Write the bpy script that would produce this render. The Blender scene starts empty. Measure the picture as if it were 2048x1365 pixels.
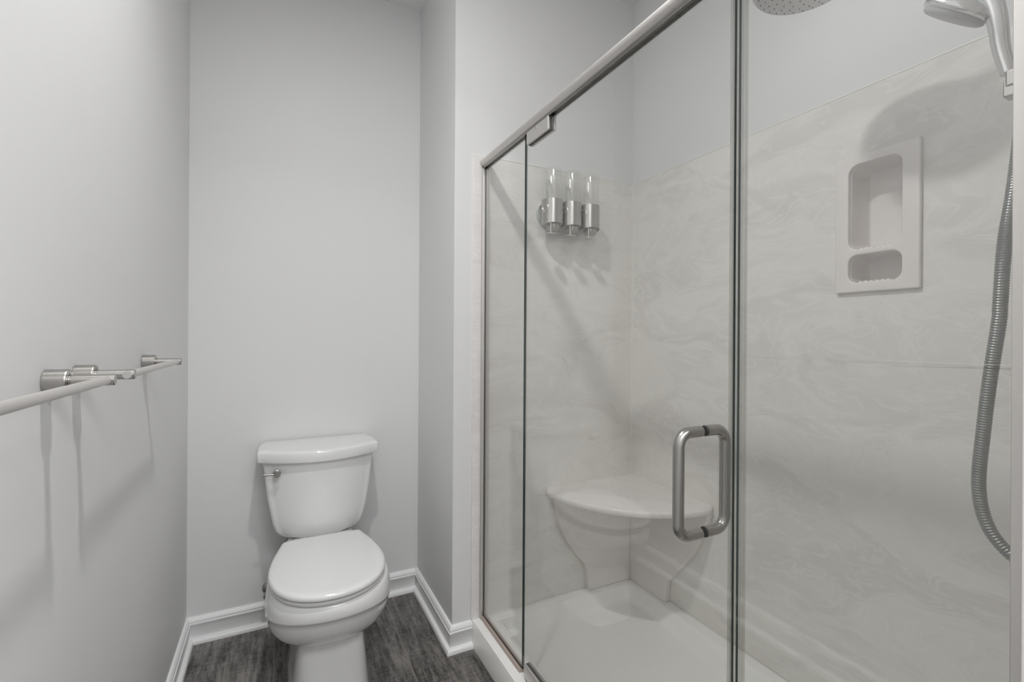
import bpy, bmesh, math
from mathutils import Vector, Matrix
C = bpy.context.scene.collection
sc = bpy.context.scene
PI = math.pi

# ------------------------------------------------------------------ camera
W, H = 2048, 1365
F, YAW, V0, ROLL, CAM_H = 934.1, 0.4652, 673.25, 0.0061, 1.2
cd = bpy.data.cameras.new('camera'); cam = bpy.data.objects.new('camera', cd); C.objects.link(cam)
cd.sensor_fit = 'HORIZONTAL'; cd.sensor_width = 36; cd.lens = F / W * 36
cd.shift_y = -(682.5 - V0) / W
cd.clip_start = 0.01
fwd = Vector((math.sin(YAW), math.cos(YAW), 0)); up = Vector((0, 0, 1)); right = fwd.cross(up)
m = Matrix((right, up, -fwd)).transposed()
cam.matrix_world = Matrix.Translation((0, 0, CAM_H)) @ m.to_4x4() @ Matrix.Rotation(ROLL, 4, 'Z')
sc.camera = cam

# ------------------------------------------------------------------ light
w = bpy.data.worlds.new('world'); sc.world = w; w.use_nodes = True
w.node_tree.nodes['Background'].inputs[0].default_value = (0.9, 0.95, 1, 1)
w.node_tree.nodes['Background'].inputs[1].default_value = 0.05

def area(name, loc, size, power, shape='DISK', size_y=None, col=(1, 1, 1), rot=(0, 0, 0), spread=PI):
    d = bpy.data.lights.new(name, 'AREA'); d.shape = shape; d.size = size
    if size_y: d.size_y = size_y
    d.energy = power; d.color = col; d.spread = spread
    o = bpy.data.objects.new(name, d); o.location = loc; o.rotation_euler = rot; C.objects.link(o)
    return o
area('ceiling_lamp', (0.156, 0.848, 2.715), 0.09, 8.7, col=(1, 0.995, 0.985))
area('ceiling_lamp_beam', (0.156, 0.848, 2.712), 0.09, 4.4, col=(1, 0.995, 0.985), spread=math.radians(120))
area('bathroom_fill', (0.75, -1.15, 2.70), 1.1, 27, shape='RECTANGLE', size_y=1.1, col=(0.99, 0.995, 1))  # added soft fill overhead behind the camera, no known fixture
area('entry_fill', (0.2, -0.9, 2.715), 0.8, 18, col=(0.99, 0.995, 1))  # second added overhead fill, closer behind the camera
area('side_fill', (2.2, -1.2, 2.0), 1.2, 15, shape='RECTANGLE', size_y=0.6, rot=(0, math.pi / 2, 0), col=(0.99, 0.995, 1))  # added fill shining in from the unseen side wall, no known vanity light

vs = sc.view_settings
vs.view_transform = 'Standard'; vs.look = 'None'; vs.gamma = 1; vs.use_curve_mapping = False; vs.exposure = 0.0
sc.cycles.max_bounces = 12; sc.cycles.diffuse_bounces = 6; sc.cycles.glossy_bounces = 6
sc.cycles.transparent_max_bounces = 24
sc.cycles.caustics_reflective = False; sc.cycles.caustics_refractive = False
sc.cycles.sample_clamp_indirect = 4

# ------------------------------------------------------------------ materials
def mat(name, col, rough=0.5, metal=0.0, coat=0.0, spec=0.5):
    mt = bpy.data.materials.new(name); mt.use_nodes = True
    b = mt.node_tree.nodes['Principled BSDF']
    b.inputs['Base Color'].default_value = (*col, 1); b.inputs['Roughness'].default_value = rough
    b.inputs['Metallic'].default_value = metal; b.inputs['Coat Weight'].default_value = coat
    b.inputs['Coat Roughness'].default_value = 0.04
    b.inputs['Specular IOR Level'].default_value = spec
    return mt
def N(mt, t, **kw):
    n = mt.node_tree.nodes.new(t)
    for k, v in kw.items(): setattr(n, k, v)
    return n
def L(mt, a, b): mt.node_tree.links.new(a, b)
def bsdf(mt): return mt.node_tree.nodes['Principled BSDF']
def add_bump(mt, scale, dist, strength=1.0, detail=2):
    g = N(mt, 'ShaderNodeNewGeometry'); n = N(mt, 'ShaderNodeTexNoise'); b = N(mt, 'ShaderNodeBump')
    n.inputs['Scale'].default_value = scale; n.inputs['Detail'].default_value = detail
    b.inputs['Distance'].default_value = dist; b.inputs['Strength'].default_value = strength
    L(mt, g.outputs['Position'], n.inputs['Vector']); L(mt, n.outputs[0], b.inputs['Height'])
    L(mt, b.outputs[0], bsdf(mt).inputs['Normal'])

PAINT = mat('wall paint', (0.73, 0.73, 0.73), 0.5, spec=0.3); add_bump(PAINT, 120, 0.0006, 0.25)
CEIL = mat('ceiling paint', (0.80, 0.80, 0.80), 0.9, spec=0.1)
TRIM = mat('trim paint', (0.84, 0.84, 0.84), 0.3)
CER = mat('toilet ceramic', (0.76, 0.76, 0.76), 0.07, coat=0.5)
SEATM = mat('seat plastic', (0.74, 0.74, 0.735), 0.11, coat=0.3)
ACR = mat('pan acrylic', (0.92, 0.92, 0.895), 0.22)
NICK = mat('brushed nickel', (0.46, 0.445, 0.425), 0.30, 1.0)
RAILM = mat('satin rail', (0.66, 0.64, 0.62), 0.42, 0.85)
SATIN = mat('satin handle', (0.40, 0.39, 0.37), 0.27, 1.0)
DARK = mat('dark gap', (0.05, 0.05, 0.05), 0.5)
CHROME = mat('chrome', (0.62, 0.62, 0.62), 0.24, 1.0)
GREYP = mat('grey nozzle plastic', (0.34, 0.34, 0.345), 0.45)
FACEP = mat('pale nozzle plate', (0.62, 0.62, 0.63), 0.4)
NOZ = mat('nozzle rubber', (0.16, 0.16, 0.17), 0.6)
CAULK = mat('caulk', (0.80, 0.81, 0.77), 0.4)
SILL = mat('tan strip', (0.42, 0.35, 0.31), 0.5)
SHOESH = mat('grey bracket', (0.50, 0.52, 0.50), 0.35)

def marble(name, base, light, dark, rough=0.16):
    mt = mat(name, base, rough, coat=0.0, spec=0.4)
    g = N(mt, 'ShaderNodeNewGeometry')
    mp = N(mt, 'ShaderNodeMapping'); mp.inputs['Rotation'].default_value = (0.6, 0.55, 0.35); mp.inputs['Scale'].default_value = (1.0, 1.0, 2.1)
    L(mt, g.outputs['Position'], mp.inputs['Vector'])
    wn = N(mt, 'ShaderNodeTexNoise'); wn.inputs['Scale'].default_value = 1.3; wn.inputs['Detail'].default_value = 3
    L(mt, mp.outputs[0], wn.inputs['Vector'])
    sub = N(mt, 'ShaderNodeVectorMath', operation='SUBTRACT'); sub.inputs[1].default_value = (.5, .5, .5)
    L(mt, wn.outputs['Color'], sub.inputs[0])
    scl = N(mt, 'ShaderNodeVectorMath', operation='SCALE'); scl.inputs['Scale'].default_value = 1.6
    L(mt, sub.outputs[0], scl.inputs[0])
    ad = N(mt, 'ShaderNodeVectorMath', operation='ADD'); L(mt, mp.outputs[0], ad.inputs[0]); L(mt, scl.outputs[0], ad.inputs[1])
    n1 = N(mt, 'ShaderNodeTexNoise'); n1.inputs['Scale'].default_value = 2.2; n1.inputs['Detail'].default_value = 5; n1.inputs['Distortion'].default_value = 1.2
    n2 = N(mt, 'ShaderNodeTexNoise'); n2.inputs['Scale'].default_value = 3.6; n2.inputs['Detail'].default_value = 3; n2.inputs['Distortion'].default_value = 2.0
    L(mt, ad.outputs[0], n1.inputs['Vector']); L(mt, ad.outputs[0], n2.inputs['Vector'])
    r1 = N(mt, 'ShaderNodeValToRGB'); e = r1.color_ramp.elements
    e[0].position = 0.36; e[0].color = (*dark, 1); e[1].position = 0.56; e[1].color = (*base, 1)
    L(mt, n1.outputs[0], r1.inputs[0])
    r2 = N(mt, 'ShaderNodeValToRGB'); e = r2.color_ramp.elements
    e[0].position = 0.46; e[0].color = (0, 0, 0, 1); e[1].position = 0.50; e[1].color = (.6, .6, .6, 1)
    x = r2.color_ramp.elements.new(0.535); x.color = (0, 0, 0, 1)
    L(mt, n2.outputs[0], r2.inputs[0])
    r3 = N(mt, 'ShaderNodeValToRGB'); e = r3.color_ramp.elements
    e[0].position = 0.57; e[0].color = (0, 0, 0, 1); e[1].position = 0.585; e[1].color = (.45, .45, .45, 1)
    x = r3.color_ramp.elements.new(0.60); x.color = (0, 0, 0, 1)
    L(mt, n2.outputs[0], r3.inputs[0])
    mx = N(mt, 'ShaderNodeMix', data_type='RGBA'); L(mt, r2.outputs[0], mx.inputs['Factor']); L(mt, r1.outputs[0], mx.inputs['A']); mx.inputs['B'].default_value = (*light, 1)
    my = N(mt, 'ShaderNodeMix', data_type='RGBA'); L(mt, r3.outputs[0], my.inputs['Factor']); L(mt, mx.outputs['Result'], my.inputs['A']); my.inputs['B'].default_value = (*dark, 1)
    L(mt, my.outputs['Result'], bsdf(mt).inputs['Base Color'])
    return mt
MARB = marble('cultured marble', (0.785, 0.77, 0.735), (0.825, 0.812, 0.78), (0.71, 0.69, 0.66))
PINK = marble('pink marble', (0.79, 0.76, 0.745), (0.84, 0.815, 0.80), (0.75, 0.71, 0.695), 0.2)
NICHEM = mat('niche moulding', (0.78, 0.75, 0.735), 0.25)

def glassmat(name, tint, boost=1.0):
    mt = bpy.data.materials.new(name); mt.use_nodes = True; nt = mt.node_tree
    for n in list(nt.nodes): nt.nodes.remove(n)
    out = N(mt, 'ShaderNodeOutputMaterial'); g = N(mt, 'ShaderNodeNewGeometry')
    dot = N(mt, 'ShaderNodeVectorMath', operation='DOT_PRODUCT'); L(mt, g.outputs['Incoming'], dot.inputs[0]); L(mt, g.outputs['Normal'], dot.inputs[1])
    ab = N(mt, 'ShaderNodeMath', operation='ABSOLUTE'); L(mt, dot.outputs['Value'], ab.inputs[0])
    om = N(mt, 'ShaderNodeMath', operation='SUBTRACT'); om.inputs[0].default_value = 1; L(mt, ab.outputs[0], om.inputs[1])
    pw = N(mt, 'ShaderNodeMath', operation='POWER'); L(mt, om.outputs[0], pw.inputs[0]); pw.inputs[1].default_value = 5
    ma = N(mt, 'ShaderNodeMath', operation='MULTIPLY_ADD'); L(mt, pw.outputs[0], ma.inputs[0]); ma.inputs[1].default_value = 0.96; ma.inputs[2].default_value = 0.04 * boost
    t = N(mt, 'ShaderNodeBsdfTransparent'); t.inputs[0].default_value = (*tint, 1)
    gl = N(mt, 'ShaderNodeBsdfGlossy'); gl.inputs['Roughness'].default_value = 0.0; gl.inputs[0].default_value = (1, 1, 1, 1)
    mx = N(mt, 'ShaderNodeMixShader'); L(mt, ma.outputs[0], mx.inputs[0]); L(mt, t.outputs[0], mx.inputs[1]); L(mt, gl.outputs[0], mx.inputs[2])
    L(mt, mx.outputs[0], out.inputs[0])
    return mt
GLASS = glassmat('shower glass', (0.992, 0.994, 0.990), 1.3)
CLEAR = glassmat('clear plastic', (0.975, 0.977, 0.972), 1.3)
SEAL = glassmat('clear vinyl', (0.86, 0.86, 0.85), 1.3)
GEDGE = mat('glass edge', (0.035, 0.05, 0.046), 0.15)

def floor_mat():
    mt = mat('wood look tile', (0.1, 0.1, 0.1), 0.38)
    g = N(mt, 'ShaderNodeNewGeometry'); sp = N(mt, 'ShaderNodeSeparateXYZ'); L(mt, g.outputs['Position'], sp.inputs[0])
    cb = N(mt, 'ShaderNodeCombineXYZ')
    ax = N(mt, 'ShaderNodeMath', operation='ADD'); ax.inputs[1].default_value = -1.58 + 0.9 * 6; L(mt, sp.outputs['Y'], ax.inputs[0])
    ay = N(mt, 'ShaderNodeMath', operation='ADD'); ay.inputs[1].default_value = 0.005 + 0.445 * 5; L(mt, sp.outputs['X'], ay.inputs[0])
    L(mt, ax.outputs[0], cb.inputs['X']); L(mt, ay.outputs[0], cb.inputs['Y'])
    br = N(mt, 'ShaderNodeTexBrick'); br.offset = 0.222; br.inputs['Scale'].default_value = 1
    br.inputs['Mortar Size'].default_value = 0.0026; br.inputs['Mortar Smooth'].default_value = 0.4
    br.inputs['Brick Width'].default_value = 0.9; br.inputs['Row Height'].default_value = 0.445
    br.inputs['Color1'].default_value = (.85, .85, .85, 1); br.inputs['Color2'].default_value = (1.1, 1.1, 1.1, 1)
    L(mt, cb.outputs[0], br.inputs['Vector'])
    def nz(sx, sy, scale, det):
        mp = N(mt, 'ShaderNodeMapping'); mp.inputs['Scale'].default_value = (sx, sy, 1); L(mt, g.outputs['Position'], mp.inputs['Vector'])
        n = N(mt, 'ShaderNodeTexNoise'); n.inputs['Scale'].default_value = scale; n.inputs['Detail'].default_value = det; L(mt, mp.outputs[0], n.inputs['Vector']); return n
    a = nz(11, 1.1, 6, 8); b = nz(3.5, 24, 6, 5); c2 = nz(1.2, 0.9, 8, 6); d = nz(36, 4.0, 8, 5)
    def mul(x, k):
        q = N(mt, 'ShaderNodeMath', operation='MULTIPLY'); L(mt, x, q.inputs[0]); q.inputs[1].default_value = k; return q.outputs[0]
    def plus(x, y):
        q = N(mt, 'ShaderNodeMath', operation='ADD'); L(mt, x, q.inputs[0]); L(mt, y, q.inputs[1]); return q.outputs[0]
    s = plus(plus(mul(a.outputs[0], .34), mul(b.outputs[0], .19)), plus(mul(c2.outputs[0], .22), mul(d.outputs[0], .25)))
    r = N(mt, 'ShaderNodeValToRGB'); e = r.color_ramp.elements
    e[0].position = .42; e[0].color = (.036, .032, .029, 1); e[1].position = .58; e[1].color = (.235, .222, .21, 1)
    L(mt, s, r.inputs[0])
    mm = N(mt, 'ShaderNodeMix', data_type='RGBA', blend_type='MULTIPLY'); mm.inputs['Factor'].default_value = 1
    L(mt, r.outputs[0], mm.inputs['A']); L(mt, br.outputs['Color'], mm.inputs['B'])
    mo = N(mt, 'ShaderNodeMix', data_type='RGBA'); L(mt, br.outputs['Fac'], mo.inputs['Factor']); L(mt, mm.outputs['Result'], mo.inputs['A']); mo.inputs['B'].default_value = (.23, .208, .188, 1)
    L(mt, mo.outputs['Result'], bsdf(mt).inputs['Base Color'])
    bp = N(mt, 'ShaderNodeBump'); bp.inputs['Distance'].default_value = .0015; bp.inputs['Strength'].default_value = .5; L(mt, s, bp.inputs['Height']); L(mt, bp.outputs[0], bsdf(mt).inputs['Normal'])
    return mt
FLOOR = floor_mat()

def brushed(mt, vec):
    g = N(mt, 'ShaderNodeNewGeometry'); mp = N(mt, 'ShaderNodeMapping'); mp.inputs['Scale'].default_value = vec; L(mt, g.outputs['Position'], mp.inputs['Vector'])
    n = N(mt, 'ShaderNodeTexNoise'); n.inputs['Scale'].default_value = 1; L(mt, mp.outputs[0], n.inputs['Vector'])
    mr = N(mt, 'ShaderNodeMapRange'); mr.inputs['To Min'].default_value = bsdf(mt).inputs['Roughness'].default_value - .06; mr.inputs['To Max'].default_value = bsdf(mt).inputs['Roughness'].default_value + .08
    L(mt, n.outputs[0], mr.inputs['Value']); L(mt, mr.outputs[0], bsdf(mt).inputs['Roughness'])
brushed(NICK, (900, 60, 60))

# ------------------------------------------------------------------ geometry helpers: all return (verts, faces)
def box(x0, x1, y0, y1, z0, z1):
    v = [(x, y, z) for x in (x0, x1) for y in (y0, y1) for z in (z0, z1)]
    return v, [(0, 1, 3, 2), (4, 6, 7, 5), (0, 4, 5, 1), (2, 3, 7, 6), (0, 2, 6, 4), (1, 5, 7, 3)]
def join(*gs):
    V, Fc = [], []
    for v, f in gs:
        k = len(V); V += list(v); Fc += [tuple(i + k for i in q) for q in f]
    return V, Fc
def loft(rings, cap0=True, cap1=True):
    n = len(rings[0]); V = [p for r in rings for p in r]; Fc = []
    for i in range(len(rings) - 1):
        for j in range(n):
            a, b = i * n + j, i * n + (j + 1) % n
            Fc.append((a, b, b + n, a + n))
    if cap0: Fc.append(tuple(reversed(range(n))))
    if cap1: Fc.append(tuple(range((len(rings) - 1) * n, len(rings) * n)))
    return V, Fc
def catmull(pts, k=8, closed=False):
    P = [Vector(p) for p in pts]; out = []; n = len(P)
    rng = n if closed else n - 1
    for i in range(rng):
        g = lambda j: P[j % n] if closed else P[max(0, min(n - 1, j))]
        p0, p1, p2, p3 = g(i - 1), g(i), g(i + 1), g(i + 2)
        for s in range(k):
            t = s / k
            out.append(0.5 * ((2 * p1) + (p2 - p0) * t + (2 * p0 - 5 * p1 + 4 * p2 - p3) * t * t + (3 * p1 - p0 - 3 * p2 + p3) * t ** 3))
    if not closed: out.append(P[-1])
    return out
def tube(path, rad, n=20, cap=True, ysc=1.0):
    P = [Vector(p) for p in path]; R = rad if hasattr(rad, '__len__') else [rad] * len(P)
    t0 = (P[1] - P[0]).normalized(); ref = Vector((0, 0, 1)) if abs(t0.z) < .9 else Vector((1, 0, 0))
    nrm = t0.cross(ref).normalized(); rings = []
    for i, p in enumerate(P):
        t = (P[min(i + 1, len(P) - 1)] - P[max(i - 1, 0)]).normalized()
        nrm = (nrm - t * nrm.dot(t)).normalized(); bn = t.cross(nrm)
        rings.append([tuple(p + R[i] * (math.cos(a) * nrm + ysc * math.sin(a) * bn)) for a in [2 * PI * q / n for q in range(n)]])
    return loft(rings, cap, cap)
def lathe(prof, origin, axis, n=40):
    ax = Vector(axis).normalized(); ref = Vector((0, 0, 1)) if abs(ax.z) < .9 else Vector((1, 0, 0))
    u = ax.cross(ref).normalized(); v = ax.cross(u); o = Vector(origin)
    return loft([[tuple(o + ax * h + r * (math.cos(a) * u + math.sin(a) * v)) for a in [2 * PI * q / n for q in range(n)]] for r, h in prof],
                prof[0][0] > 1e-5 or True, True)
def prism(poly, d0, d1, plane):
    """extrude a 2d polygon; plane 'yz' along x, 'xz' along y, 'xy' along z"""
    def P(a, b, d): return {'yz': (d, a, b), 'xz': (a, d, b), 'xy': (a, b, d)}[plane]
    return loft([[P(a, b, d0) for a, b in poly], [P(a, b, d1) for a, b in poly]])
def rrect(a0, a1, b0, b1, r, k=8):
    out = []
    for cx, cy, s in ((a1 - r, b1 - r, 0), (a0 + r, b1 - r, 1), (a0 + r, b0 + r, 2), (a1 - r, b0 + r, 3)):
        for i in range(k + 1):
            t = (s + i / k) * PI / 2; out.append((cx + r * math.cos(t), cy + r * math.sin(t)))
    return out

def mk(name, geo, mt, parent=None, bevel=0, seg=3, smooth=True, angle=35, origin=None, subd=0, mats=None):
    v, f = geo
    if origin is None and parent is not None:
        origin = parent.get('_o', (0, 0, 0))
    o0 = Vector(origin) if origin is not None else Vector((0, 0, 0))
    me = bpy.data.meshes.new(name); me.from_pydata([tuple(Vector(p) - o0) for p in v], [], f)
    bm = bmesh.new(); bm.from_mesh(me); bmesh.ops.remove_doubles(bm, verts=bm.verts, dist=1e-6)
    bmesh.ops.recalc_face_normals(bm, faces=bm.faces); bm.to_mesh(me); bm.free()
    me.materials.append(mt)
    for q in (mats or ()): me.materials.append(q)
    if smooth:
        me.shade_smooth(); me.set_sharp_from_angle(angle=math.radians(angle))
    o = bpy.data.objects.new(name, me); C.objects.link(o)
    if parent is not None:
        o.parent = parent; o['_o'] = tuple(o0)
    elif origin is not None: o.location = o0
    if bevel:
        b = o.modifiers.new('bevel', 'BEVEL'); b.width = bevel; b.segments = seg; b.limit_method = 'ANGLE'; b.angle_limit = math.radians(40)
        b.harden_normals = False
    if subd:
        s = o.modifiers.new('subd', 'SUBSURF'); s.levels = subd; s.render_levels = subd
    return o
def struct(name, geo, mt, **k):
    o = mk(name, geo, mt, **k); o['kind'] = 'structure'; return o
def thing(name, label, cat, loc, group=None):
    o = bpy.data.objects.new(name, None); C.objects.link(o); o.location = loc; o.empty_display_size = .05
    o['label'] = label; o['category'] = cat; o['_o'] = tuple(loc)
    if group: o['group'] = group
    return o

# ------------------------------------------------------------------ dimensions (metres)
XL, YB, XR, YN, XG, XS, ZC = -0.31, 2.1835, 0.60, 1.684, 0.7237, 1.467, 2.74
YE = 0.1955            # inner face of the shower's near end wall
ZP, ZPAN = 1.905, 0.100
PT = 0.006            # panel thickness

# ------------------------------------------------------------------ room
struct('floor', box(XL - .1, 2.4, -2.6, YB + .1, -.05, 0), FLOOR, smooth=False)
struct('ceiling', box(XL - .1, 2.4, -2.6, YB + .1, ZC, ZC + .05), CEIL, smooth=False)
struct('wall_left', box(XL - .1, XL, -2.6, YB + .1, 0, ZC), PAINT, smooth=False)
struct('wall_back', box(XL, XR, YB, YB + .1, 0, ZC), PAINT, smooth=False)
struct('wall_partition', box(XR, 1.7, YN + PT, YB + .1, 0, ZC), PAINT, smooth=False)
# long shower wall with an opening behind the niche
hy0, hy1, hz0, hz1 = .612, .782, 1.342, 1.706
struct('wall_right', join(box(XS + PT, XS + .12, YE - PT, hy0, 0, ZC), box(XS + PT, XS + .12, hy1, YN + PT, 0, ZC),
                          box(XS + PT, XS + .12, hy0, hy1, 0, hz0), box(XS + PT, XS + .12, hy0, hy1, hz1, ZC)), PAINT, smooth=False)
struct('wall_end', box(.6915, 2.3, .05, YE - PT, 0, ZC), PAINT, smooth=False)
struct('wall_side', box(2.3, 2.4, -2.6, .05, 0, ZC), PAINT, smooth=False)
struct('wall_front', box(XL, 2.3, -2.6, -2.5, 0, ZC), PAINT, smooth=False)

# baseboards: profile swept along the foot of a wall with mitred ends
BASE = [(0, 0), (.011, 0), (.011, .066), (.0155, .070), (.0155, .0755), (.0110, .0775), (.0110, .0805), (.0135, .083), (.0120, .089), (.008, .094), (.004, .0985), (0, .099)]
SHOE = [(.011, 0), (.0265, 0), (.0262, .008), (.024, .014), (.020, .0175), (.0155, .020), (.011, .0205)]
def sweep(path, prof):
    """path: list of (x,y) with the room on the left-hand side of travel; prof (offset, z)"""
    P = [Vector((a, b)) for a, b in path]; rings = []
    for i, p in enumerate(P):
        ds = []
        if i > 0: ds.append((P[i] - P[i - 1]).normalized())
        if i < len(P) - 1: ds.append((P[i + 1] - P[i]).normalized())
        ns = [Vector((-d.y, d.x)) for d in ds]
        if len(ns) == 2: b = (ns[0] + ns[1]); b = b / b.dot(ns[0])
        else: b = ns[0]
        rings.append([(p.x + b.x * o, p.y + b.y * o, z) for o, z in prof])
    return loft(rings)
def baseboard(name, path):
    o = struct(name, sweep(path, BASE), TRIM, angle=50)
    mk('shoe_moulding', sweep(path, SHOE), TRIM, o, angle=50)
eps = .0265
baseboard('baseboard_partition', [(XG - .0455, YN + PT), (XR, YN + PT), (XR, YB)])
# left and back boards in one L so the corner is mitred
baseboard('baseboard_back', [(XR - .012, YB), (XL, YB), (XL, -2.5)])

# ------------------------------------------------------------------ shower surround
g1 = thing('shower_wall_panel', 'swirled pale marble shower panel behind the soap dispensers', 'wall panel', (1.07, YN, ZPAN), 'marble panels lining the shower')
mk('panel', box(.675, XS, YN, YN + PT, .0, ZP), MARB, g1, bevel=.0015)
mk('edge_strip', box(.675, XG - .014, YN - .0012, YN + .002, ZPAN, ZP), PINK, g1, bevel=.0008)
mk('caulk_bead', join(box(XG + .016, XS, YN - .0016, YN + .003, ZP - .001, ZP + .0025)), CAULK, g1)
g2 = thing('shower_wall_panel', 'long swirled marble shower panel around the recessed soap niche', 'wall panel', (XS, .94, ZPAN), 'marble panels lining the shower')
mk('panel', join(box(XS, XS + PT, YE, hy0, 0, ZP), box(XS, XS + PT, hy1, YN, 0, ZP), box(XS, XS + PT, hy0, hy1, 0, hz0), box(XS, XS + PT, hy0, hy1, hz1, ZP)), MARB, g2, smooth=False)
mk('caulk_bead', box(XS - .0016, XS + .003, YE, YN, ZP - .001, ZP + .0025), CAULK, g2)
mk('corner_bead', box(XS - .0035, XS + .001, YN - .0035, YN + .001, .565, ZP), CAULK, g2)
mk('reflection_streak', prism([(.23, 1.1392), (.66, 1.1285), (.66, 1.1290), (.23, 1.1412)], XS - .0012, XS + .001, 'yz'), CAULK, g2, smooth=False)  # bright streak reflected in the glass, built as a pale sliver on the panel
g3 = thing('shower_wall_panel', 'near end marble shower panel seen only as the edge by the right jamb', 'wall panel', (1.07, YE, ZPAN), 'marble panels lining the shower')
mk('panel', box(.691, XS, YE - PT, YE, 0, ZP), PINK, g3, bevel=.0015)

# pan with curb
t = thing('shower_pan', 'white shower pan with a raised curb on the grey floor', 'shower pan', (1.07, .94, 0))
X0, X1, Y0, Y1 = .679, XS, YE, YN
def ring(x0, x1, y0, y1, r, z, k=8): return [(a, b, z) for a, b in rrect(x0, x1, y0, y1, r, k)]
ri = [ring(X0, X1, Y0, Y1, .001, 0), ring(X0, X1, Y0, Y1, .001, ZPAN - .006), ring(X0 + .002, X1 - .001, Y0 + .001, Y1 - .001, .001, ZPAN - .0015), ring(X0 + .006, X1 - .002, Y0 + .002, Y1 - .002, .002, ZPAN),
      ring(.772, 1.424, .25, 1.640, .03, ZPAN), ring(.780, 1.418, .256, 1.634, .03, ZPAN - .003), ring(.785, 1.413, .261, 1.629, .032, ZPAN - .010),
      ring(.797, 1.400, .275, 1.615, .036, .052), ring(.803, 1.394, .281, 1.609, .04, .043), ring(.815, 1.382, .293, 1.597, .05, .040), ring(1.03, 1.13, .85, 1.0, .045, .030)]
mk('basin', loft(ri), ACR, t, angle=50)
mk('drain', lathe([(.045, .0), (.048, .002), (.03, .003)], (1.08, .925, .0302), (0, 0, 1)), NICK, t)
mk('curb_cap', box(.6795, XG - .014, YE + .002, YN - .002, ZPAN - .001, ZPAN + .0015), mat('curb white', (.92, .91, .89), .3), t, bevel=.001)

# ------------------------------------------------------------------ corner seat
t = thing('shower_bench', 'quarter round marble corner seat on curved brackets inside the shower', 'shower seat', (XS, YN, .565))
RS = .478; zt = .566
pl = [(XS, YN)]
arc = []
for i in range(41):
    a = PI + (PI / 2) * i / 40
    arc.append((XS + RS * math.cos(a), YN + RS * math.sin(a)))
arc = [(max(p[0], XS - .462 - .0), p[1]) for p in arc]
# soften both tips of the arc
P2 = [(XS - .452, YN), (XS - .470, YN - .022), (XS - .475, YN - .05)] + [(XS + RS * math.cos(PI + PI / 2 * i / 40), YN + RS * math.sin(PI + PI / 2 * i / 40)) for i in range(5, 36)] + [(XS - .05, YN - .475), (XS - .022, YN - .470), (XS, YN - .452)]
def inset_poly(poly, d):
    cx, cy = XS, YN; out = []
    for x, y in poly:
        vx, vy = x - cx, y - cy; l = math.hypot(vx, vy); k = (l - d) / l if l > 0 else 1
        out.append((cx + vx * k, cy + vy * k))
    return out
full = [(XS, YN)] + P2
prof = [(.030, -.010), (.012, -.024), (.004, -.023), (.001, -.018), (0, -.012), (.001, -.006), (.004, -.0015), (.009, 0.0)]
rr = []
for d, dz in prof:
    q = inset_poly(P2, d); rr.append([(XS, YN, zt + dz)] + [(a, b, zt + dz) for a, b in q])
mk('seat_top', loft(rr), PINK, t, angle=50)
def bracket(curve, wall):
    c = catmull([(a, b, 0) for a, b in curve], 6); c = [(p.x, p.y) for p in c]
    return c
cl = bracket([(1.032, .545), (1.041, .515), (1.054, .440), (1.093, .346), (1.146, .270), (1.191, .216), (1.209, .167), (1.214, .101)], 0)
poly = [(a, b) for a, b in cl] + [(XS - .0005, .101), (XS - .0005, .545)]
mk('bracket', prism(poly, YN - .030, YN - .0005, 'xz'), PINK, t, bevel=.006, seg=3)
cr = bracket([(1.226, .545), (1.234, .515), (1.254, .461), (1.293, .374), (1.352, .288), (1.423, .200), (1.437, .166), (1.441, .101)], 0)
poly = [(a, b) for a, b in cr] + [(YN - .031, .101), (YN - .031, .545)]
mk('bracket', prism(poly, XS - .030, XS - .0005, 'yz'), PINK, t, bevel=.006, seg=3)

# ------------------------------------------------------------------ soap niche (frame cut by two rounded openings)
t = thing('soap_niche', 'recessed white two-tier soap niche set in the long shower panel', 'soap niche', (XS, .695, 1.33))
def scallop(y0, y1, z0, z1, r, waves=6, amp=.005):
    pts = rrect(y0, y1, z0, z1, r, 8); out = []
    # replace bottom run (between third and fourth corner) by a wavy one
    n = 9; a = pts[:3 * n]; b = pts[3 * n:]
    xs, xe = a[-1][0], b[0][0]; out += a
    M = waves * 6
    for i in range(1, M):
        s = i / M; out.append((xs + (xe - xs) * s, z0 + amp * (.5 - .5 * math.cos(2 * PI * waves * s)) ))
    return out + b
holes = [scallop(.634, .762, 1.450, 1.690, .026), scallop(.634, .762, 1.357, 1.435, .024)]
def flat_with_holes(outer, hs, ext, bev):
    cu = bpy.data.curves.new('tmp', 'CURVE'); cu.dimensions = '2D'; cu.fill_mode = 'BOTH'
    for pl_ in [outer] + hs:
        s = cu.splines.new('POLY'); s.points.add(len(pl_) - 1); s.use_cyclic_u = True
        for q, (a, b) in enumerate(pl_): s.points[q].co = (a, b, 0, 1)
    cu.extrude = ext; cu.bevel_depth = bev; cu.bevel_resolution = 2; cu.offset = -bev
    o = bpy.data.objects.new('tmp', cu); C.objects.link(o)
    dg = bpy.context.evaluated_depsgraph_get(); me = bpy.data.meshes.new_from_object(o.evaluated_get(dg))
    V = [tuple(v.co) for v in me.vertices]; Fc = [tuple(p.vertices) for p in me.polygons]
    bpy.data.objects.remove(o); bpy.data.meshes.remove(me); bpy.data.curves.remove(cu)
    return V, Fc
ov = rrect(.595, .797, 1.330, 1.716, .004, 3)
v, f = flat_with_holes(ov, holes, .003, .0035)
v = [(XS - .0065 - z, x, y) for x, y, z in v]
mk('frame', (v, f), NICHEM, t, angle=40)
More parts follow.
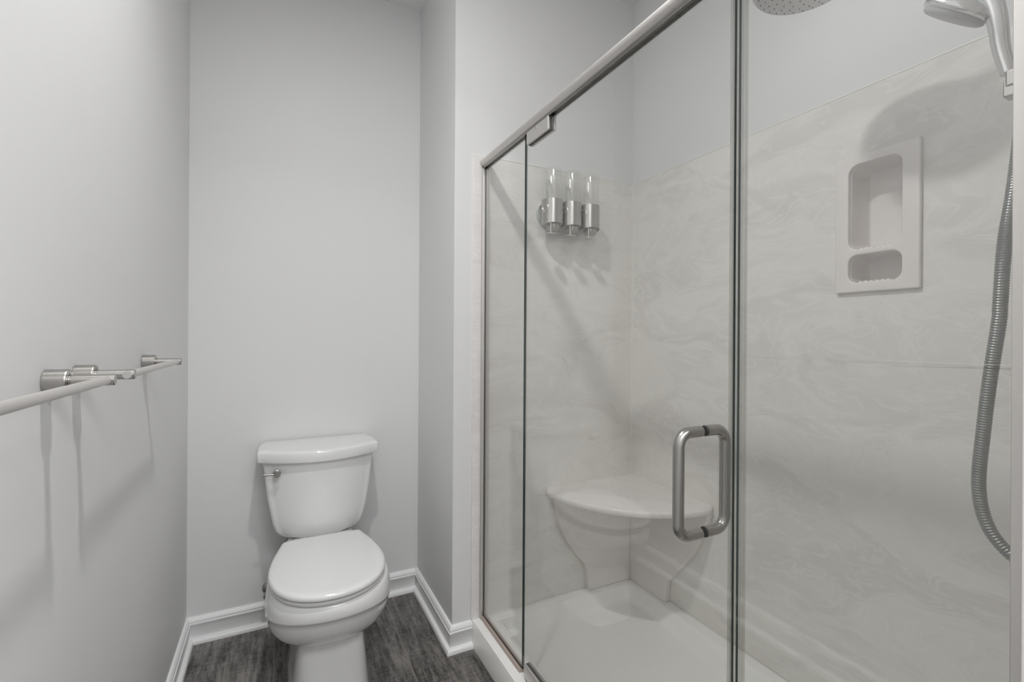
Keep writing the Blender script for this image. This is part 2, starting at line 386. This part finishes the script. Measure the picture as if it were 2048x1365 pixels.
def cavity(h, y0, y1, z0, z1, depth, tp, r0):
    plain = scallop(y0, y1, z0, z1, r0, amp=0.0)
    cy, cz = (y0 + y1) / 2, (z0 + z1) / 2
    def rg(x, k): return [(x, cy + (a - cy) * (1 - k / (y1 - y0) * 2), cz + (b - cz) * (1 - k / (z1 - z0) * 2)) for a, b in (h if k == 0 else plain)]
    r = [rg(XS - .004, 0), rg(XS + .010, 0), rg(XS + .022, .0002), rg(XS + depth * .5, tp * .4), rg(XS + depth * .85, tp * .8), rg(XS + depth * .97, tp * 1.6), rg(XS + depth, tp * 3)]
    return loft(r, False, True)
for h, z0, z1, r0 in ((holes[0], 1.45, 1.69, .026), (holes[1], 1.357, 1.435, .024)):
    o = mk('recess', cavity(h, .634, .762, z0, z1, .085, .004, r0), NICHEM, t, angle=50)
    so = o.modifiers.new('s', 'SOLIDIFY'); so.thickness = .003; so.offset = 1

# ------------------------------------------------------------------ enclosure: header rail, fixed panes, wall channels
t = thing('header_rail', 'satin metal header rail running along the top of the shower glass', 'shower rail', (XG, .94, 1.862))
ZR = 1.862
# rail profile (x,z): flat bottom with rounded outer face
rp = []
for i in range(25):
    a = -PI / 2 - PI * i / 24
    rp.append((XG - .004 + .019 * math.cos(a) * 1.0, ZR + .0145 + .0145 * math.sin(a)))
rp = rp + [(XG + .010, ZR + .029), (XG + .016, ZR + .024), (XG + .016, ZR + .004), (XG + .012, ZR)]
mk('rail_body', prism(rp, YE - .0, YN + .0, 'xz'), RAILM, t, angle=40)
mk('rail_channel', join(box(XG - .011, XG - .0055, YE + .001, YN - .001, ZR - .007, ZR + .002), box(XG + .0055, XG + .011, YE + .001, YN - .001, ZR - .007, ZR + .002)), SATIN, t, bevel=.0008)
def pane(name, y0, y1, z0, z1, parent):
    v, f = box(XG - .003, XG + .003, y0, y1, z0, z1)
    o = mk(name, (v, f), GLASS, parent, smooth=False, mats=[GEDGE])
    for p in o.data.polygons:
        if abs(p.normal.x) < .5: p.material_index = 1
    return o
for y0, y1, c0, c1, lab in ((1.349, YN - .003, YN - .010, YN - .0005, 'narrow fixed glass panel left of the shower door, against the far wall'), (YE + .003, .5545, YE + .0005, YE + .0140, 'wide fixed glass panel right of the shower door, beside the hand shower')):
    t = thing('fixed_glass_panel', lab, 'glass panel', (XG, (y0 + y1) / 2, ZPAN), 'fixed glass panels of the shower')
    pane('pane', y0, y1, ZPAN + .010, ZR - .0005, t)
    mk('wall_channel', join(box(XG - .014, XG - .0035, c0, c1, ZPAN + .002, ZR - .0075), box(XG + .0035, XG + .014, c0, c1, ZPAN + .002, ZR - .0075)), RAILM, t, bevel=.001)
    mk('sill_strip', box(XG - .0125, XG + .0125, y0, y1, ZPAN + .0003, ZPAN + .010), SILL, t, bevel=.001)

# door
t = thing('glass_door', 'frameless glass shower door with a loop pull handle', 'shower door', (XG, 1.33, ZPAN))
pane('door_pane', .5635, 1.3435, ZPAN + .018, ZR - .012, t)
hg = mk('pivot_hinge', box(XG - .0125, XG - .0045, 1.188, 1.322, 1.815, 1.8545), RAILM, t, bevel=.0015)
mk('hinge_plate', box(XG + .0045, XG + .0125, 1.180, 1.322, 1.813, 1.8545), RAILM, hg, bevel=.0015)
mk('hinge_gasket', box(XG - .0045, XG + .0045, 1.184, 1.320, 1.8135, 1.8545), DARK, hg)
mk('hinge_screw', lathe([(.0035, 0), (.0035, .0015)], (XG - .0125, 1.262, 1.848), (-1, 0, 0), 20), CHROME, hg)
hg = mk('pivot_hinge', box(XG - .0125, XG - .0045, 1.188, 1.318, ZPAN + .008, ZPAN + .05), RAILM, t, bevel=.0015)
mk('hinge_plate', box(XG + .0045, XG + .0125, 1.180, 1.318, ZPAN + .008, ZPAN + .05), RAILM, hg, bevel=.0015)
mk('hinge_gasket', box(XG - .0045, XG + .0045, 1.184, 1.316, ZPAN + .009, ZPAN + .05), DARK, hg)
mk('door_sweep', join(box(XG + .0045, XG + .007, .566, 1.18, ZPAN + .002, ZPAN + .03), box(XG - .0065, XG - .0045, .566, 1.18, ZPAN + .010, ZPAN + .03), box(XG + .008, XG + .016, .566, 1.18, ZPAN + .001, ZPAN + .006)), SATIN, t)
mk('edge_seal', join(box(XG + .0034, XG + .0044, .546, .572, ZPAN + .015, ZR - .012), box(XG - .0044, XG - .0034, .5625, .571, ZPAN + .015, ZR - .012), box(XG + .0044, XG + .010, .546, .5468, ZPAN + .015, ZR - .012)), SEAL, t)
# handle: two D loops either side of the glass
hy, z0, z1, rb = .631, .829, 1.022, .0105
def dloop(sign):
    off = .062; cr_ = .026; pts = [(XG + sign * .006, hy, z0)]
    for i in range(9):
        a = i / 8 * PI / 2; pts.append((XG + sign * (off - cr_ + cr_ * math.sin(a)), hy, z0 + cr_ - cr_ * math.cos(a)))
    for i in range(9):
        a = i / 8 * PI / 2; pts.append((XG + sign * (off - cr_ + cr_ * math.cos(a)), hy, z1 - cr_ + cr_ * math.sin(a)))
    pts.append((XG + sign * .006, hy, z1)); return tube(pts, rb, 28)
hd = mk('pull_handle', dloop(-1), SATIN, t, angle=60)
mk('inner_loop', dloop(1), SATIN, hd, angle=60)
for z in (z0, z1):
    mk('gasket', join(lathe([(.0098, -.0065), (.0098, -.0042)], (XG, hy, z), (1, 0, 0), 28), lathe([(.0098, .0042), (.0098, .0065)], (XG, hy, z), (1, 0, 0), 28)), DARK, hd)

# ------------------------------------------------------------------ towel bars
def towel_bar(label, ya, yb):
    z = 1.128; t = thing('towel_bar', label, 'towel bar', (XL, (ya + yb) / 2, z), 'brushed nickel towel bars on the left wall')
    px = XL + .0735
    for y in (ya, yb):
        fl = mk('mount', lathe([(.0178, 0), (.0182, .001), (.0182, .026), (.0175, .0275), (.0105, .0278), (.0105, .0255), (.0095, .0255), (.0095, .0300), (.0085, .0305)], (XL, y, z), (1, 0, 0)), NICK, t, angle=18)
        mk('post', lathe([(.0085, .0305), (.0088, .031), (.0088, .081), (.0080, .0825)], (XL, y, z), (1, 0, 0), 32), NICK, fl, angle=18)
    mk('bar', tube([(px, ya - .0135, z), (px, yb + .0135, z)], .0068, 28), RAILM, t)
    return t
towel_bar('towel bar nearer the camera, running out of the left edge', .478, .937)
towel_bar('towel bar farther along the left wall toward the toilet', 1.052, 1.502)

# ------------------------------------------------------------------ toilet
TX = .156
t = thing('toilet', 'white two-piece toilet with closed lid standing in the alcove', 'toilet', (TX, 1.8, 0))
def dshape(hw, yc, yf, yb, r=.02, n=28, k=5):
    out = [(hw, yb), (hw, (yb + yc) / 2)]
    # rounded front right corner then bowed front
    for i in range(k + 1):
        a = i / k; out.append((hw - r * (1 - math.cos(a * PI / 2)) , yc + r - r * math.sin(a * PI / 2)))
    x0 = hw - r; y0 = yc
    for i in range(1, n):
        x = x0 - 2 * x0 * i / n; out.append((x, yf + (y0 - yf) * (x / x0) ** 2))
    for i in range(k + 1):
        a = 1 - i / k; out.append((-(hw - r * (1 - math.cos(a * PI / 2))), yc + r - r * math.sin(a * PI / 2)))
    out += [(-hw, (yb + yc) / 2), (-hw, yb)]
    return out
tank = []
for z, hw, yc, yf, ybk in ((.4130, .088, 2.02, 1.985, 2.12), (.4135, .104, 2.00, 1.968, 2.135), (.4165, .124, 1.995, 1.956, 2.145), (.427, .143, 1.992, 1.949, 2.152), (.445, .159, 1.990, 1.945, 2.158), (.478, .170, 1.989, 1.942, 2.162),
                            (.52, .178, 1.989, 1.941, 2.165), (.57, .187, 1.990, 1.939, 2.166), (.63, .194, 1.990, 1.936, 2.166), (.68, .199, 1.991, 1.934, 2.166), (.7165, .203, 1.991, 1.932, 2.166)):
    tank.append([(TX + a, b, z) for a, b in dshape(hw, yc, yf, ybk, .018)])
tk = mk('tank', loft(tank), CER, t, angle=60)
lid = []
for z, d in ((.7175, .006), (.719, .001), (.722, 0), (.752, .000), (.7570, .002), (.7600, .006), (.7612, .011), (.7618, .03)):
    lid.append([(TX + a, b, z) for a, b in dshape(.2225 - d, 1.984 + d, 1.912 + d, 2.170 - d * .5, .010)])
mk('tank_lid', loft(lid), CER, t, angle=50)
# flush lever
fl = mk('flush_lever', lathe([(.013, .0), (.0135, .010), (.0115, .011)], (TX - .156, 1.975, .678), (0, -1, 0), 28), SATIN, t)
mk('knob', lathe([(.0075, .010), (.0075, .024), (.0105, .026), (.0110, .031), (.0100, .0335)], (TX - .156, 1.975, .678), (0, -1, 0), 28), SATIN, fl)
mk('lever_arm', tube([(TX - .156, 1.951, .678), (TX - .178, 1.952, .679), (TX - .199, 1.954, .680)], [.0035, .0035, .0042], 14), SATIN, fl)
# bowl
def egg(yf, yb, hw, yc, ef=2.15, eb=2.6, n=56):
    out = []
    for i in range(n):
        a = 2 * PI * i / n; c_, s_ = math.cos(a), math.sin(a); e = eb if s_ > 0 else ef
        x = hw * math.copysign(abs(c_) ** (2 / e), c_); y = yc + (yb - yc if s_ > 0 else yc - yf) * math.copysign(abs(s_) ** (2 / e), s_)
        out.append((x, y))
    return out
rings = []
spec = [ # z front, tilt, yf, yb, hw, yc, front and back exponents
    (.000, 0, 1.553, 2.09, .126, 1.78, 4.2, 3), (.018, 0, 1.555, 2.09, .125, 1.78, 4.2, 3), (.030, 0, 1.560, 2.088, .121, 1.77, 4.2, 2.8), (.10, 0, 1.570, 2.085, .114, 1.73, 4.0, 2.4), (.17, 0, 1.577, 2.08, .106, 1.70, 3.8, 2.3),
    (.205, 0, 1.579, 2.08, .101, 1.69, 3.6, 2.3), (.228, .01, 1.588, 2.08, .103, 1.69, 3.2, 2.3), (.238, .02, 1.568, 2.08, .118, 1.69, 2.6, 2.4), (.246, .05, 1.545, 2.08, .138, 1.69, 2.4, 2.4), (.260, .10, 1.520, 2.08, .157, 1.68, 2.25, 2.4),
    (.282, .16, 1.497, 2.08, .172, 1.68, 2.15, 2.4), (.310, .20, 1.479, 2.08, .182, 1.67, 2.1, 2.4), (.340, .24, 1.467, 2.08, .188, 1.67, 2.1, 2.4), (.358, .25, 1.4625, 2.08, .1895, 1.67, 2.1, 2.4),
    (.3625, .25, 1.455, 2.085, .1930, 1.67, 2.1, 2.4), (.367, .24, 1.4535, 2.085, .194, 1.67, 2.1, 2.4), (.385, .12, 1.452, 2.09, .1925, 1.67, 2.1, 2.4), (.400, .02, 1.455, 2.09, .187, 1.67, 2.1, 2.4), (.4075, 0, 1.460, 2.09, .181, 1.67, 2.1, 2.4), (.410, 0, 1.472, 2.08, .170, 1.67, 2.1, 2.4)]
for z, k, yf, yb, hw, yc, ef, eb in spec:
    sx_ = .006 if z > .23 else .009
    rings.append([(TX + sx_ + a, b, z - k * (min(b, 1.95) - yf) * .85) for a, b in egg(yf, yb, hw, yc, ef, eb)])
# the deck narrows behind the seat
def narrow(p):
    x, y, z = p
    if y > 1.86 and z > .24:
        s = min(1, (y - 1.86) / .12); s = s * s * (3 - 2 * s); lim = .150 * (1 - s) + .120 * s; q = x - TX
        if abs(q) > lim: x = TX + math.copysign(lim + (abs(q) - lim) * (1 - s), q)
    return x, y, z
rings = [[narrow(p) for p in r] for r in rings]
mk('bowl', loft(rings), CER, t, angle=70)
mk('tank_gasket', box(TX - .05, TX + .05, 2.00, 2.11, .405, .425), CER, t, bevel=.006)
half = [(0, 1.447), (.045, 1.452), (.092, 1.472), (.132, 1.507), (.159, 1.553), (.174, 1.605), (.1785, 1.655), (.176, 1.705), (.168, 1.76), (.157, 1.812), (.145, 1.858), (.138, 1.884), (.129, 1.894), (.10, 1.898), (.05, 1.900), (0, 1.901)]
hp = [(p.x, p.y) for p in catmull([(a, b, 0) for a, b in half], 5)]
outl = hp + [(-x, y) for x, y in reversed(hp[1:-1])]
def insetc(poly, d, cy=1.68):
    return [(x * (1 - d / .178), cy + (y - cy) * (1 - d / .22)) for x, y in poly]
def slab(prof): return loft([[(TX + a, b, z) for a, b in insetc(outl, d)] for z, d in prof])
mk('seat_ring', slab([(.4115, .012), (.413, .006), (.416, .004), (.424, .004), (.4255, .008)]), SEATM, t, angle=60)
mk('seat_lid', slab([(.4270, .006), (.4285, .001), (.432, -.0005), (.438, -.0005), (.4425, .0015), (.4455, .0055), (.4468, .012), (.4475, .025)]), SEATM, t, angle=60)
for s in (-1, 1):
    mk('hinge', tube([(TX + s * .055, 1.908, .430), (TX + s * .095, 1.908, .430)], .011, 20), SEATM, t)
# supply stop and hose low on the back wall, left of the bowl
t = thing('water_supply_valve', 'small dark supply valve on the back wall beside the toilet bowl', 'valve', (-.028, YB, .15))
mk('escutcheon', lathe([(.024, 0), (.023, .004), (.012, .009)], (-.028, YB, .152), (0, -1, 0), 28), NICK, t)
mk('valve_body', tube([(-.028, YB - .006, .152), (-.028, YB - .055, .152)], .009, 18), NICK, t)
mk('knob', tube([(-.028, YB - .052, .152), (-.030, YB - .078, .152)], .016, 22, ysc=.62), SATIN, t)
mk('supply_hose', tube(catmull([(-.028, YB - .035, .160), (-.024, YB - .030, .195), (-.006, YB - .028, .25), (.020, YB - .030, .31), (.045, YB - .045, .37), (.055, YB - .07, .411)], 8), .0055, 14), SATIN, t)

# ------------------------------------------------------------------ soap dispensers
t = thing('soap_dispenser', 'triple clear soap dispenser with metal cups on the shower wall', 'soap dispenser', (1.085, YN, 1.70))
bp = rrect(.952, 1.212, 1.662, 1.758, .0479, 12)
mk('backplate', loft([[(a, YN - .0005, b) for a, b in bp], [(a, YN - .014, b) for a, b in bp], [(a * .994 + 1.082 * .006, YN - .019, b * .97 + 1.71 * .03) for a, b in bp], [(a * .985 + 1.082 * .015, YN - .016, b * .9 + 1.71 * .1) for a, b in bp]]), SHOESH, t, angle=50)
CY = YN - .070
for cx in (.988, 1.079, 1.170):
    o = (cx, CY, 0)
    bt = mk('container', lathe([(.0385, 1.672), (.0405, 1.678), (.0405, 1.862), (.0390, 1.862), (.0390, 1.682), (.037, 1.676)], o, (0, 0, 1), 36), CLEAR, t, angle=50)
    mk('lid', lathe([(.0425, 1.862), (.0432, 1.8635), (.0432, 1.869), (.041, 1.873), (.030, 1.875), (.0290, 1.8775), (.012, 1.8785)], o, (0, 0, 1), 36), CLEAR, bt, angle=50)
    # metal cup: sleeve whose lower rim rises at the front to clear the pump
    n = 48; R = .0428; top = []; low = []; ti = []
    rngs = []
    for r_, zt_, in ((R, 0),):
        pass
    def rimz(a):
        s = max(0, -math.sin(a)) ; return 1.648 + .006 * s
    outer_low = [(cx + R * math.cos(a), CY + R * math.sin(a), rimz(a)) for a in [2 * PI * i / n for i in range(n)]]
    outer_top = [(x, y, 1.749) for x, y, z in outer_low]
    inner_top = [(cx + (x - cx) * .955, CY + (y - CY) * .955, 1.749) for x, y, z in outer_low]
    inner_low = [(cx + (x - cx) * .955, CY + (y - CY) * .955, z + .003) for x, y, z in outer_low]
    cup = mk('cup', loft([inner_low, outer_low, outer_top, inner_top], True, False), NICK, t, angle=50)
    # bracket to the wall plate
    mk('neck', box(cx - .018, cx + .018, CY + .036, YN - .016, 1.68, 1.74), NICK, cup, bevel=.004)
    # rear lower housing
    mk('housing', loft([[(cx + .012 + k * .029 * math.cos(a), CY + .008 + k * .029 * math.sin(a), z) for a in [2 * PI * i / 28 for i in range(28)]] for k, z in ((.35, 1.630), (.7, 1.632), (.92, 1.637), (1.0, 1.644), (1.02, 1.662))]), NICK, t, angle=60)
    # oval side window
    mk('side_ring', lathe([(.0150, -.002), (.0165, .0015), (.0145, .003), (.0125, .001), (.011, -.001)], (cx - .0395, CY - .014, 1.712), (-.94, -.34, 0), 28), CHROME, cup, angle=60)
    lv = mk('push_lever', tube([(cx - .022, CY - .026, 1.662), (cx - .022, CY - .027, 1.612)], .0040, 14), NICK, t)
    mk('push_pad', lathe([(.018, 0), (.0205, .001), (.0205, .0030), (.018, .0040)], (cx - .022, CY - .029, 1.6085), (0, -.12, 1), 28), CHROME, lv)

# ------------------------------------------------------------------ rain shower head
t = thing('rain_shower_head', 'large round rain shower head hanging high in the shower', 'shower head', (1.08, YE, 2.075))
hc = (1.08, .656); zr = 2.014
mk('head_disc', lathe([(.098, .0), (.109, .002), (.112, .006), (.111, .011), (.10, .015), (.05, .020), (.024, .030), (.020, .045)], (hc[0], hc[1], zr), (0, 0, 1), 64), CHROME, t)
mk('face_plate', lathe([(.104, .0025), (.106, -.0008), (.100, -.0018), (.02, -.0018)], (hc[0], hc[1], zr), (0, 0, 1), 64), FACEP, t)
nv = []
import random
random.seed(3)
for rr_, cnt in ((.098, 30), (.086, 26), (.072, 20), (.057, 16), (.042, 12), (.026, 8), (.010, 3)):
    for i in range(cnt):
        a = 2 * PI * (i + .5 * (cnt % 4)) / cnt
        nv.append(lathe([(.0016, 0), (.0012, -.0022)], (hc[0] + rr_ * math.cos(a), hc[1] + rr_ * math.sin(a), zr - .0018), (0, 0, 1), 8))
nz_ = mk('nozzles', join(*nv), NOZ, t); nz_['kind'] = 'stuff'
mk('arm', tube(catmull([(1.08, YE + .0, 2.075), (1.08, YE + .10, 2.080), (1.08, YE + .28, 2.078), (1.08, .60, 2.072), (1.08, .640, 2.066), (1.08, .655, 2.055), (1.08, .656, 2.046)], 8), .0105, 20), CHROME, t, angle=60)
mk('wall_flange', lathe([(.030, 0), (.029, .006), (.013, .012)], (1.08, YE, 2.075), (0, 1, 0), 32), CHROME, t)

# ------------------------------------------------------------------ hand shower, hose and slide bar
HX = 1.10
t = thing('hand_shower', 'chrome hand shower clipped on its bar with a ribbed grey hose', 'hand shower', (HX, .30, 1.2))
ax_ = Vector((.05, .655, -.755)).normalized()
path = [(HX, .4530, 1.8560), (HX, .4250, 1.8440), (HX, .3960, 1.8240), (HX, .3720, 1.7980), (HX, .3550, 1.7650), (HX, .3435, 1.7250), (HX, .3370, 1.6850), (HX, .3300, 1.6500)]
cp = catmull(path, 6); nn = len(cp)
rads = []
for i in range(nn):
    s = i / (nn - 1)
    rads.append(.0175 if s < .3 else .0175 - (s - .3) / .7 * .0078)
rads[0] = .010
body = mk('handle', tube([p - ax_ * (.016 if i < nn * .45 else .016 * max(0, 1 - (i / nn - .45) / .3)) for i, p in enumerate(cp)], rads, 24), CHROME, t, angle=60)
hcn = Vector((HX, .3985, 1.794))
hdn = mk('spray_head', lathe([(.048, -.004), (.0545, -.002), (.0565, .004), (.0555, .010), (.046, .018), (.020, .024), (.0, .025)], hcn, -ax_, 48), CHROME, t, angle=60)
mk('spray_face', lathe([(.0505, .0), (.0500, .008), (.045, .0115), (.010, .0125)], hcn, ax_, 48), GREYP, hdn, angle=60)
mk('slide_bar', tube([(HX, YE + .060, 1.05), (HX, YE + .060, 1.86)], .0095, 20), CHROME, t)
for z in (1.08, 1.84):
    mk('bar_mount', tube([(HX, YE, z), (HX, YE + .072, z)], .013, 20), CHROME, t)
mk('holder', box(HX - .015, HX + .015, YE + .045, YE + .1345, 1.622, 1.650), SATIN, t, bevel=.003)
mk('holder_clip', box(HX - .013, HX + .013, YE + .117, YE + .1375, 1.606, 1.634), SATIN, t, bevel=.002)
# ribbed hose
hose = catmull([(1.098, .312, 1.640), (1.094, .310, 1.58), (1.085, .318, 1.45), (1.08, .327, 1.36), (1.08, .332, 1.26), (1.08, .3335, 1.229), (1.08, .3445, 1.129), (1.08, .352, 1.042), (1.08, .3575, .954), (1.08, .350, .895), (1.08, .329, .856), (1.085, .297, .832), (1.095, .26, .828), (1.10, .225, .85)], 40)
hr = [.0088 + (.0009 if i % 4 < 2 else -.0003) for i in range(len(hose))]
# resample evenly for the ribs
d_ = [0]
for i in range(1, len(hose)): d_.append(d_[-1] + (hose[i] - hose[i - 1]).length)
tot = d_[-1]; NS = 1000; res = []; j = 0
for i in range(NS):
    s = tot * i / (NS - 1)
    while j < len(d_) - 2 and d_[j + 1] < s: j += 1
    u_ = (s - d_[j]) / max(1e-9, d_[j + 1] - d_[j]); res.append(hose[j].lerp(hose[j + 1], u_))
mk('hose', tube(res, [.0090 + .0011 * (0.5 + .5 * math.cos(2 * PI * i / 5)) for i in range(NS)], 16), mat('hose metal', (.30, .31, .30), .32, .9), t, angle=80)
mk('wall_outlet', lathe([(.024, 0), (.023, .008), (.011, .012), (.011, .024)], (HX, YE, .85), (0, 1, 0), 28), CHROME, t)

# ------------------------------------------------------------------ recessed ceiling lights (above the frame)
def ceiling_light(label, x, y, r):
    t = thing('ceiling_light', label, 'ceiling light', (x, y, ZC))
    mk('trim_ring', lathe([(r + .02, 0), (r + .02, .004), (r + .006, .010), (r, .008), (r, 0)], (x, y, ZC), (0, 0, -1)), TRIM, t)
    em = mat('lamp lens', (.9, .9, .9)); bsdf(em).inputs['Emission Color'].default_value = (1, .98, .95, 1); bsdf(em).inputs['Emission Strength'].default_value = 2
    mk('lens', lathe([(r, .001), (r, .006), (.01, .007)], (x, y, ZC), (0, 0, -1)), em, t)
ceiling_light('round recessed ceiling light above the space before the toilet', .156, .848, .08)
for o in bpy.data.objects:
    if '_o' in o: del o['_o']
